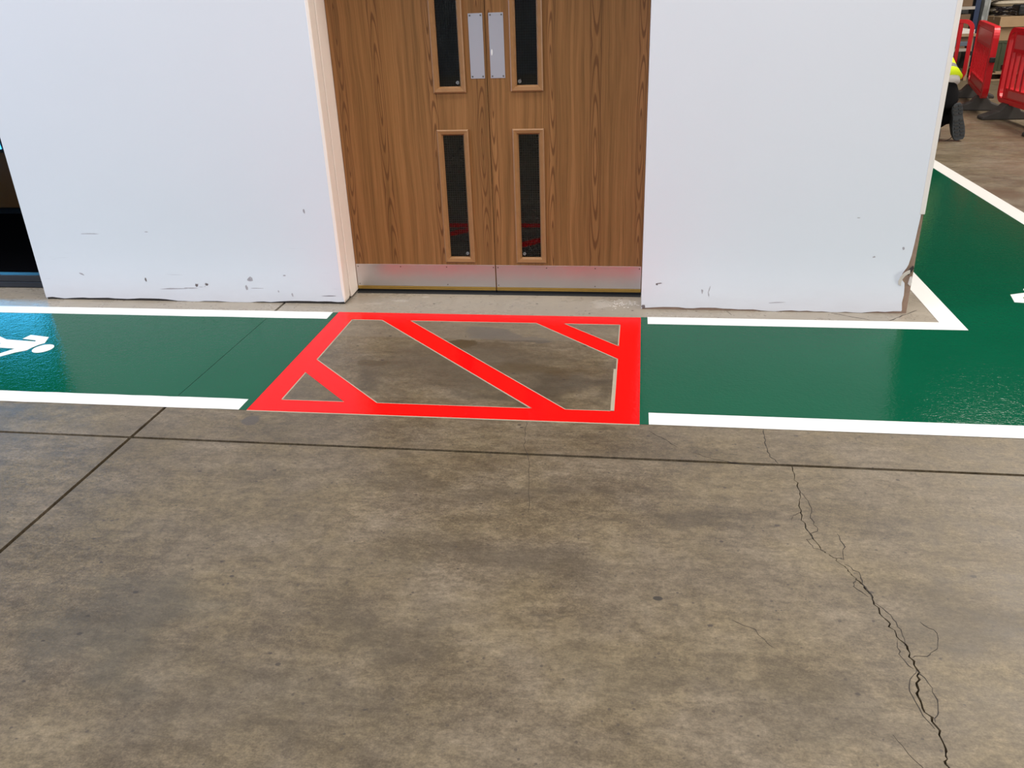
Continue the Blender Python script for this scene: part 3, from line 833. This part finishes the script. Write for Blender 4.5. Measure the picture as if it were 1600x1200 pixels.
place_barrier(b1, 5.235, 7.08, 5.70, 9.02, 0, 'middle red plastic barrier, seen almost end on, between the other two barriers')
place_barrier(b2, 3.86, 9.96, 5.69, 9.26, 0.0, 'farthest red plastic barrier, half hidden behind the white wall corner')

# ------------------------------------------------------------------ goods stored behind the barriers
def carton_material(name, c):
    return plain(name, c, .8, var=.12, scale=6)
M['card'] = carton_material('brown_cardboard', (0.40, 0.27, 0.15))
M['card2'] = carton_material('dark_cardboard', (0.22, 0.14, 0.085))
M['tape'] = plain('parcel_tape', (0.62, 0.52, 0.36), .3)
M['label'] = plain('white_paper_label', (0.75, 0.72, 0.66), .7, var=.05)
M['timber'] = plain('pallet_timber', (0.36, 0.25, 0.15), .8, var=.3, scale=12)
M['blue_steel'] = plain('dark_blue_steel', (0.025, 0.045, 0.11), .4, var=.15)
M['beam'] = plain('pale_rack_beam', (0.55, 0.50, 0.44), .5)
M['bag'] = plain('cream_paper_sack', (0.62, 0.55, 0.44), .7, var=.2, scale=10, bump=.3)
M['wrap'] = plain('clear_stretch_wrap', (0.34, 0.36, 0.35), .22, var=.45, scale=9, bump=.4)
M['black_film'] = plain('black_polythene', (0.018, 0.014, 0.016), .35, var=.4)
M['bluebin'] = plain('blue_plastic', (0.015, 0.10, 0.24), .4)
M['greenbin'] = plain('olive_green_plastic', (0.055, 0.065, 0.032), .5, var=.3)
M['sheet'] = plain('white_foam_board', (0.74, 0.73, 0.69), .6)
M['grey_tool'] = plain('slate_grey_plastic', (0.10, 0.13, 0.17), .4)

def pallet(x0, x1, y0, y1, z, label):
    t = thing('timber_pallet', ((x0 + x1) / 2, (y0 + y1) / 2, z), label, 'pallet', 'timber pallets')
    n = 7
    w = (x1 - x0) / (n + (n - 1) * .35)
    for i in range(n):
        a = x0 + i * w * 1.35
        MB().box(a, a + w, y0, y1, z + .118, z + .14).build('deck_board', M['timber'], t)
    for yy in (y0, (y0 + y1) / 2 - .05, y1 - .1):
        MB().box(x0, x1, yy, yy + .1, z, z + .02).build('bottom_board', M['timber'], t)
        for xx in (x0, (x0 + x1) / 2 - .05, x1 - .1):
            MB().box(xx, xx + .1, yy, yy + .1, z + .02, z + .098).build('block', M['timber'], t)
        MB().box(x0, x1, yy, yy + .1, z + .098, z + .118).build('stringer_board', M['timber'], t)
    return t
def carton(x0, x1, y0, y1, z0, z1, label, mat='card', lab=True):
    t = thing('carton', ((x0 + x1) / 2, (y0 + y1) / 2, z0), label, 'box', 'cartons')
    MB().box(x0, x1, y0, y1, z0, z1).build('box_body', M[mat], t, bevel=.004)
    ym = (y0 + y1) / 2
    MB().box(x0 - .001, x1 + .001, ym - .025, ym + .025, z1 - .05, z1 + .0012).build('tape', M['tape'], t)
    if lab: MB().box(x0 + (x1 - x0) * .55, x0 + (x1 - x0) * .9, y0 - .0015, y0, z0 + (z1 - z0) * .4, z0 + (z1 - z0) * .8).build('paper_label', M['label'], t)
    return t
def bin_(x0, x1, y0, y1, z0, z1, mat, name, label, lid=False):
    t = thing(name, ((x0 + x1) / 2, (y0 + y1) / 2, z0), label, 'crate')
    m = MB()
    k = .012
    m.box(x0, x1, y0, y1, z0, z0 + k).box(x0, x0 + k, y0, y1, z0 + k, z1).box(x1 - k, x1, y0, y1, z0 + k, z1).box(x0 + k, x1 - k, y0, y0 + k, z0 + k, z1).box(x0 + k, x1 - k, y1 - k, y1, z0 + k, z1)
    m.build('body', M[mat], t)
    MB().prism([rect(x0 - .012, x1 + .012, y0 - .012, y1 + .012), rect(x0 + k, x1 - k, y0 + k, y1 - k)], XY, z1 - .03, z1).build('rim', M[mat], t)
    for i in range(5):
        xx = x0 + (x1 - x0) * (i + .5) / 5
        MB().box(xx - .008, xx + .008, y0 - .010, y0, z0 + .01, z1 - .03).build('rib', M[mat], t)
    return t

pallet(6.52, 7.72, 10.85, 11.85, 0, 'timber pallet on the floor under the green crate and cartons')
bin_(6.56, 7.16, 10.90, 11.40, .14, .60, 'greenbin', 'green_crate', 'olive green crate seen between the two nearer red barriers')
carton(6.66, 7.06, 10.92, 11.40, .60, .80, 'brown carton on the green crate, under the wider carton', lab=False)
carton(6.62, 7.30, 10.86, 11.42, .803, .955, 'wide brown carton with a white label, on top of its pile')
carton(7.20, 7.70, 10.92, 11.80, .14, .80, 'tall brown carton beside the green crate', lab=False)
bin_(6.78, 7.26, 9.75, 10.15, 0, .42, 'bluebin', 'blue_crate', 'blue plastic crate on the floor behind the nearest barrier')
# grey tool case on the blue crate
tc = thing('tool_case', (7.0, 9.95, .42), 'slate grey tool case on the blue crate behind the nearest barrier', 'case')
MB().box(6.86, 7.12, 9.82, 10.08, .42, .53).build('case_body', M['grey_tool'], tc, bevel=.012)
MB().tube([(6.93, 9.95, .53), (6.93, 9.95, .565), (7.05, 9.95, .565), (7.05, 9.95, .53)], .009, 6).build('handle', M['clip'], tc)
# tangle of black cable and film on the wide carton
cb = MB()
rr = random.Random(9)
for k in range(9):
    c = Vector((6.76 + rr.uniform(-.05, .06), 11.08 + rr.uniform(-.08, .08), .975))
    pts = [c + Vector((.13 * math.cos(a), .11 * math.sin(a), .055 + .055 * math.sin(a * .5 + k))) * rr.uniform(.75, 1.1) for a in [j * PI / 7 for j in range(13)]]
    pts = [Vector((p.x, p.y, max(p.z, .966))) for p in pts]
    cb.tube(pts, .010, 6)
tag(cb.build('cable_coil', M['black_film'], smooth=True), 'tangled black cable heaped on the wide brown carton', 'cable')
bx = thing('black_case', (7.05, 11.2, .955), 'black box case standing on the wide carton at the right edge', 'case')
MB().box(6.93, 7.22, 11.02, 11.36, .958, 1.12).build('case_body', M['clip'], bx, bevel=.03)
MB().box(6.95, 7.20, 11.013, 11.02, 1.03, 1.045).build('lid_seam', M['black_film'], bx)
# shrink-wrapped pallet load and stacked sacks, behind
wl_ = MB()
rings = []
rr = random.Random(4)
for i in range(9):
    z = 1.42 * i / 8
    ring_ = []
    for k in range(20):
        a = 2 * PI * k / 20
        sx, sy = math.cos(a), math.sin(a)
        m = max(abs(sx), abs(sy))
        ring_.append((7.135 + .070 * sx / m + rr.uniform(-.008, .008), 13.4 + .38 * sy / m + rr.uniform(-.012, .012), z))
    rings.append(ring_)
tag(wl_.loft(rings).build('wrapped_load', M['wrap']), 'narrow grey stretch-wrapped stack standing beside the blue rack post', 'load')
pallet(7.24, 8.44, 12.95, 13.95, 0, 'timber pallet under the stack of cream sacks')
def sack_mesh():
    m = MB()
    nx, ny = 8, 6
    vs = []
    for s in (1, -1):
        for j in range(ny + 1):
            for i in range(nx + 1):
                u, v = i / nx * 2 - 1, j / ny * 2 - 1
                h = .055 * (1 - abs(u) ** 4) ** .5 * (1 - abs(v) ** 4) ** .5
                vs.append((u * .275, v * .23, .055 + s * h))
    N = (nx + 1) * (ny + 1)
    fs = []
    for j in range(ny):
        for i in range(nx):
            a = j * (nx + 1) + i
            fs.append((a, a + 1, a + nx + 2, a + nx + 1)); fs.append((N + a, N + a + nx + 1, N + a + nx + 2, N + a + 1))
    return m.add(vs, fs)
first = sack_mesh().build('paper_sack', M['bag'], smooth=True)
rr = random.Random(21)
rows = ('front left', 'front right')
cnt = 0
for layer in range(10):
    for cxi in range(2):
        for cyi in range(2):
            o = first if cnt == 0 else first.copy()
            if cnt: COL.objects.link(o)
            o.location = (7.54 + cxi * .59 + rr.uniform(-.012, .012), 13.2 + cyi * .5 + rr.uniform(-.012, .012), .14 + layer * .112)
            o.rotation_euler = (0, 0, rr.uniform(-.04, .04))
            lay = ['bottom', 'second', 'third', 'fourth', 'fifth', 'sixth', 'seventh', 'eighth', 'ninth', 'top'][layer]
            tag(o, 'cream paper sack, %s layer, %s %s of the pallet stack' % (lay, 'front' if cyi == 0 else 'rear', 'left' if cxi == 0 else 'right'), 'sack', 'cream sacks stacked on a pallet')
            cnt += 1
# pallet rack: dark blue posts, pale beams, dark cartons
rk = thing('pallet_rack', (5.6, 13.6, 0), 'pallet rack with dark blue posts and pale beams behind the farthest barrier', 'rack')
for x in (4.2, 6.95):
    for y in (13.05, 14.0):
        MB().box(x, x + .085, y, y + .07, 0, 2.6).build('post', M['blue_steel'], rk)
    for z in (.35, 1.0, 1.65, 2.3):
        MB().box(x + .02, x + .06, 13.12, 14.0, z, z + .04).build('brace', M['blue_steel'], rk)
for z in (.30, 1.01, 1.72):
    for y in (13.05, 14.03):
        MB().box(4.285, 6.95, y, y + .045, z, z + .05).build('beam', M['beam'], rk)
    MB().box(4.285, 6.95, 13.095, 14.03, z + .028, z + .046).build('shelf_board', M['timber'], rk)
places = ['left end', 'second from the left', 'third from the left', 'second from the right', 'right end']
for row, (z, hs) in enumerate(((.350, (.55, .62, .5, .6, .58)), (1.062, (.42, .5, .38, .46, .5)))):
    for i, h in enumerate(hs):
        x = 4.32 + i * .523
        carton(x, x + .50, 13.10, 13.85, z, z + h, 'dark brown carton on the %s rack shelf, %s' % ('lower' if row == 0 else 'upper', places[i]), 'card2', lab=False)
# sheets leaning behind the farthest barrier
for k, (y, lab) in enumerate(((11.0, 'front white foam board lying on the bench behind the farthest barrier'), (11.45, 'rear white foam board lying on the bench behind the farthest barrier'))):
    b = MB().box(5.55, 6.32, y, y + .42, .715, .775).build('foam_board', M['sheet'], bevel=.004)
    tag(b, lab, 'board', 'white boards on the bench')
tr = thing('work_bench', (5.95, 11.45, 0), 'timber work bench with a slate grey drawer, carrying white boards behind the farthest barrier', 'bench')
MB().box(5.50, 6.36, 10.95, 11.95, .675, .713).build('bench_top', M['timber'], tr)
for x in (5.54, 6.27):
    for y in (10.99, 11.86):
        MB().box(x, x + .05, y, y + .05, 0, .675).build('leg', M['timber'], tr)
dw = MB().box(5.60, 6.26, 10.97, 11.80, .53, .60).build('toolbox', M['grey_tool'], tr, bevel=.006)  # slate toolbox under the bench top, built in as a bench part
MB().box(5.85, 6.0, 10.955, 10.97, .56, .575).build('handle', M['steel'], dw)
MB().box(5.59, 6.27, 11.0, 11.88, .602, .675).build('apron', M['card2'], tr)

# ------------------------------------------------------------------ kneeling worker
M['skin'] = plain('skin', (0.50, 0.29, 0.20), .5, var=.06, scale=12)
M['trousers'] = plain('black_work_trousers', (0.005, 0.005, 0.006), .9, var=.3, scale=30, spec=.15)
M['shirt'] = plain('white_tshirt', (0.78, 0.75, 0.75), .8, var=.05, scale=10)
M['boot'] = plain('black_boot_leather', (0.014, 0.013, 0.013), .5, var=.3, scale=30)
M['sole'] = plain('grey_black_boot_sole', (0.042, 0.047, 0.052), .75, var=.35, scale=40)
M['hair'] = plain('short_brown_hair', (0.05, 0.03, 0.018), .7, var=.3, scale=80)
def vest_material():
    t = NT('hi_vis_vest')
    co = t.objco()
    sep = t.n('ShaderNodeSeparateXYZ'); t.put(sep.inputs[0], co)
    s = t.math('ADD', t.math('MULTIPLY', sep.outputs[0], .66), t.math('MULTIPLY', sep.outputs[2], .75))   # along the spine
    wv = t.noise(co, 60, 3)
    yel = t.mix(wv, (0.62, 0.80, 0.0), (0.72, 0.90, 0.01))
    def band(a, b): return t.math('MULTIPLY', t.step(s, a - .002, a), t.step(s, b, b + .002, 1, 0))
    f = t.math('ADD', band(.615, .665), band(.78, .83), clamp=True)
    t.set(color=t.mix(f, yel, (0.22, 0.22, 0.21)), rough=.6)
    return t.m
M['vest'] = vest_material()
def skin_mesh(name, nodes, edges, mat, parent, sub=2, root=0):
    me = bpy.data.meshes.new(name)
    me.from_pydata([n[0] for n in nodes], edges, [])
    o = bpy.data.objects.new(name, me); COL.objects.link(o)
    sk = o.modifiers.new('skin', 'SKIN')
    sk.use_smooth_shade = True
    lay = me.skin_vertices[0].data if me.skin_vertices else None
    if lay is None:
        bm = bmesh.new(); bm.from_mesh(me); bm.verts.layers.skin.verify(); bm.to_mesh(me); bm.free()
        lay = me.skin_vertices[0].data
    for i, n in enumerate(nodes):
        r = n[1]
        lay[i].radius = (r, r) if not isinstance(r, tuple) else r
        lay[i].use_root = (i == root)
    o.modifiers.new('sub', 'SUBSURF').levels = sub
    o.modifiers['sub'].render_levels = sub
    dg = bpy.context.evaluated_depsgraph_get()
    dg.update()
    m2 = bpy.data.meshes.new_from_object(o.evaluated_get(dg))
    m2.name = name
    bpy.data.objects.remove(o)
    m2.materials.clear(); m2.materials.append(mat)
    for p in m2.polygons: p.use_smooth = True
    o2 = bpy.data.objects.new(name, m2); COL.objects.link(o2)
    if parent is not None: o2.parent = parent
    return o2
per = thing('person', (4.155, 4.99, 0), 'person kneeling behind the white wall corner in yellow hi-vis vest, black trousers and boots', 'person', world_parts=False)
# local x = forward, y = left, z = up
per.rotation_euler = (0, 0, math.atan2(.90, -.44))
V = lambda x, y, z: (x, y, z)
# body: one continuous surface
N_, E_b = [], []
def node(p, r, frm=None):
    N_.append((p, r))
    if frm is not None: E_b.append((frm, len(N_) - 1))
    return len(N_) - 1
pel = node(V(.13, 0, .47), .115)
sp = node(V(.23, 0, .62), .105, pel)
ch = node(V(.38, 0, .78), .125, sp)
nb = node(V(.47, 0, .875), .06, ch)
nk = node(V(.53, 0, .935), .052, nb)
hd = node(V(.60, 0, 1.00), .088, nk)
hd2 = node(V(.66, 0, 1.06), .085, hd)
hands = {}
for s in (1, -1):
    hp = node(V(.15, s * .10, .45), .085, pel)
    kn = node(V(.50, s * .15, .065), .055, hp)
    an = node(V(.10, s * .14, .22), .040, kn)
    sh = node(V(.43, s * .19, .82), .060, ch)
    if s < 0:
        el = node(V(.56, -.25, .56), .044, sh); wr_ = node(V(.76, -.18, .40), .028, el)
        pm = node(V(.83, -.16, .365), .034, wr_); d = Vector((.06, .02, -.035))
    else:
        el = node(V(.50, .27, .55), .044, sh); wr_ = node(V(.55, .20, .34), .028, el)
        pm = node(V(.57, .18, .265), .034, wr_); d = Vector((.035, -.01, -.055))
    side = Vector((0, 1, 0))
    for k, (off, ln) in enumerate(((-.027, .85), (-.009, 1.0), (.009, .95), (.027, .75))):
        p0 = Vector(N_[pm][0]) + side * off + d * .3
        a1 = node(tuple(p0), .0095, pm)
        a2 = node(tuple(p0 + d * .55 * ln), .0085, a1)
        node(tuple(p0 + d * .95 * ln + Vector((-.012, 0, -.016))), .007, a2)
    th = Vector(N_[pm][0]) + side * (.036 * -s) + Vector((.0, 0, -.005))
    b1_ = node(tuple(th), .010, pm)
    node(tuple(th + d * .5 + side * (.012 * -s)), .008, b1_)
body = skin_mesh('body', N_, E_b, M['skin'], per, 2, pel)
# head details
hdm = MB()
def ellipsoid(c, rx, ry, rz, rot=None, nu=14, nv=10, cut=None):
    m = MB(); c = Vector(c)
    rings = []
    for j in range(nv + 1):
        a = PI * j / nv
        rings.append([(math.sin(a) * math.cos(2 * PI * i / nu), math.sin(a) * math.sin(2 * PI * i / nu), math.cos(a)) for i in range(nu)])
    R = rot or Matrix.Identity(3)
    rings = [[c + R @ Vector((x * rx, y * ry, z * rz)) for x, y, z in r] for r in rings]
    return m.loft(rings)
R = Matrix.Rotation(math.radians(40), 3, 'Y')
ellipsoid((.625, 0, 1.035), .100, .084, .105, R).build('head', M['skin'], per, smooth=True)
ellipsoid((.600, 0, 1.060), .100, .090, .095, R).build('hair', M['hair'], per, smooth=True)
fwd = R @ Vector((1, 0, 0)); upv = R @ Vector((0, 0, 1))
hc = Vector((.625, 0, 1.035))
ellipsoid(hc + fwd * .103 - upv * .012, .018, .013, .024, R, 10, 8).build('nose', M['skin'], per, smooth=True)
for s in (1, -1):
    ellipsoid(hc + fwd * .086 + upv * .012 + Vector((0, s * .032, 0)), .012, .014, .009, R, 10, 8).build('eye', M['label'], per, smooth=True)
    ellipsoid(hc - fwd * .006 + Vector((0, s * .086, 0)), .022, .010, .032, R, 10, 8).build('ear', M['skin'], per, smooth=True)
ellipsoid(hc + fwd * .088 - upv * .048, .010, .024, .006, R, 10, 8).build('mouth', plain('lips', (.36, .14, .12), .5), per, smooth=True)
# trousers
tn, te = [], []
def tnode(p, r, frm=None):
    tn.append((p, r))
    if frm is not None: te.append((frm, len(tn) - 1))
    return len(tn) - 1
p0 = tnode(V(.12, 0, .475), .150)
p1 = tnode(V(.20, 0, .585), .145, p0)
for s in (1, -1):
    h_ = tnode(V(.13, s * .105, .43), .128, p0)
    k1 = tnode(V(.34, s * .13, .22), .098, h_)
    k2 = tnode(V(.49, s * .15, .085), .078, k1)
    k3 = tnode(V(.36, s * .148, .115), .078, k2)
    k4 = tnode(V(.15, s * .143, .225), .070, k3)
    k5 = tnode(V(.085, s * .142, .20), .060, k4)
skin_mesh('trousers', tn, te, M['trousers'], per, 2, p0)
# T-shirt and vest: lofted around the bent back
def torso(name, mat, sections, grow):
    rings = []
    for (x, z, ru, rv, tilt) in sections:
        a = Vector((-math.sin(tilt), 0, math.cos(tilt)))     # across the back
        r_ = []
        for k in range(24):
            t_ = 2 * PI * k / 24
            r_.append(Vector((x, 0, z)) + a * (ru + grow) * math.cos(t_) + Vector((0, 1, 0)) * (rv + grow) * math.sin(t_))
        rings.append(r_)
    return MB().loft(rings).build(name, mat, per, smooth=True)
secs = [(.130, .550, .112, .172, .95), (.165, .600, .130, .182, .95), (.230, .665, .128, .178, .92), (.300, .735, .128, .186, .88), (.370, .800, .126, .20, .85), (.425, .855, .105, .19, .85), (.465, .890, .07, .11, .85)]
torso('t_shirt', M['shirt'], secs, .008)
secs_v = [(.150, .585, .140, .185, .95)] + secs[2:6]
torso('hi_vis_vest', M['vest'], secs_v, .024)
for s in (1, -1):
    e = V(.555, s * .248, .60) if s < 0 else V(.495, s * .265, .60)
    skin_mesh('sleeve', [(V(.41, s * .15, .80), .085), (V(.45, s * .215, .765), .078), (tuple(e), .064)], [(0, 1), (1, 2)], M['shirt'], per, 2, 0)
# boots: toes tucked on the floor, soles facing back towards the camera
def boot(s):
    y = s * .140
    lean = .10
    outline = []
    for (v, w) in ((0, .030), (.015, .044), (.05, .052), (.10, .053), (.15, .046), (.19, .042), (.24, .045), (.28, .042), (.298, .026)):
        outline.append((v, w))
    pts = [(w, v) for v, w in outline] + [(-w * .94, v) for v, w in reversed(outline)]
    SCL = 1.24
    yaw, rl = (-.36, .20) if s < 0 else (0.0, 0.0)
    def B(u, v, w):
        u, v, w = u * SCL, v * SCL, w * SCL
        u, v = u * math.cos(rl) + (v - .15) * math.sin(rl), .15 + (v - .15) * math.cos(rl) - u * math.sin(rl)
        w = w + lean * v
        return (-.030 + w * math.cos(yaw) - u * math.sin(yaw), y + w * math.sin(yaw) + u * math.cos(yaw), (.012 if s < 0 else .002) + v)
    sole = MB().prism([pts], B, -.002, .026)
    so = sole.build('boot_sole', M['sole'], per, bevel=.004)
    lug = MB()
    for v in (.03, .06, .09, .12, .15, .205, .235, .265):
        for (a, b) in ((-.036, -.006), (.004, .036)):
            q = [(a, v), (b, v + .006), (b, v + .020), (a, v + .013)]
            lug.prism([q], B, -.008, -.002)
    lg = lug.build('tread', M['boot'], so); lg['kind'] = 'stuff'
    up = []
    for (v, ru, d0, d1) in ((.004, .034, .026, .060), (.05, .047, .026, .085), (.10, .048, .026, .095), (.15, .044, .026, .115), (.20, .042, .026, .150), (.25, .042, .026, .165), (.285, .034, .026, .150)):
        r_ = []
        for k in range(16):
            t_ = 2 * PI * k / 16
            uu = ru * math.cos(t_)
            ww = d0 + (d1 - d0) * (.5 + .5 * math.sin(t_))
            r_.append(Vector(B(uu, v, ww)))
        up.append(r_)
    MB().loft(up).build('boot', M['boot'], per, smooth=True)
    MB().tube([B(.03, .02, .07), B(.05, .012, .06), B(.075, .006, .055), B(.10, .008, .05), B(.112, .004, .045)] if s < 0 else [B(.03, .2, .12), B(.05, .17, .14), B(.05, .12, .12)], .0035, 6).build('boot_lace', M['clip'], per)
boot(1); boot(-1)
# the paint brush in the worker's right hand
fw_ = Vector((math.cos(per.rotation_euler.z), math.sin(per.rotation_euler.z), 0))
lf_ = Vector((-fw_.y, fw_.x, 0))
W = lambda x, y, z: Vector(per.location) + fw_ * x + lf_ * y + Vector((0, 0, z))
pb = thing('paint_brush', tuple(W(1.0, -.13, .003)), 'paint brush held by the kneeling worker', 'brush')
MB().tube([W(.80, -.165, .46), W(.87, -.155, .31), W(.93, -.145, .19)], [.009, .012, .014], 8).build('handle', M['bead'], pb, smooth=True)
MB().tube([W(.93, -.145, .19), W(.955, -.14, .14)], [.020, .026], 8).build('ferrule', M['steel'], pb)
MB().tube([W(.955, -.14, .14), W(.985, -.135, .07), W(1.0, -.13, .006)], [.026, .030, .012], 8).build('bristles', M['sheet'], pb)
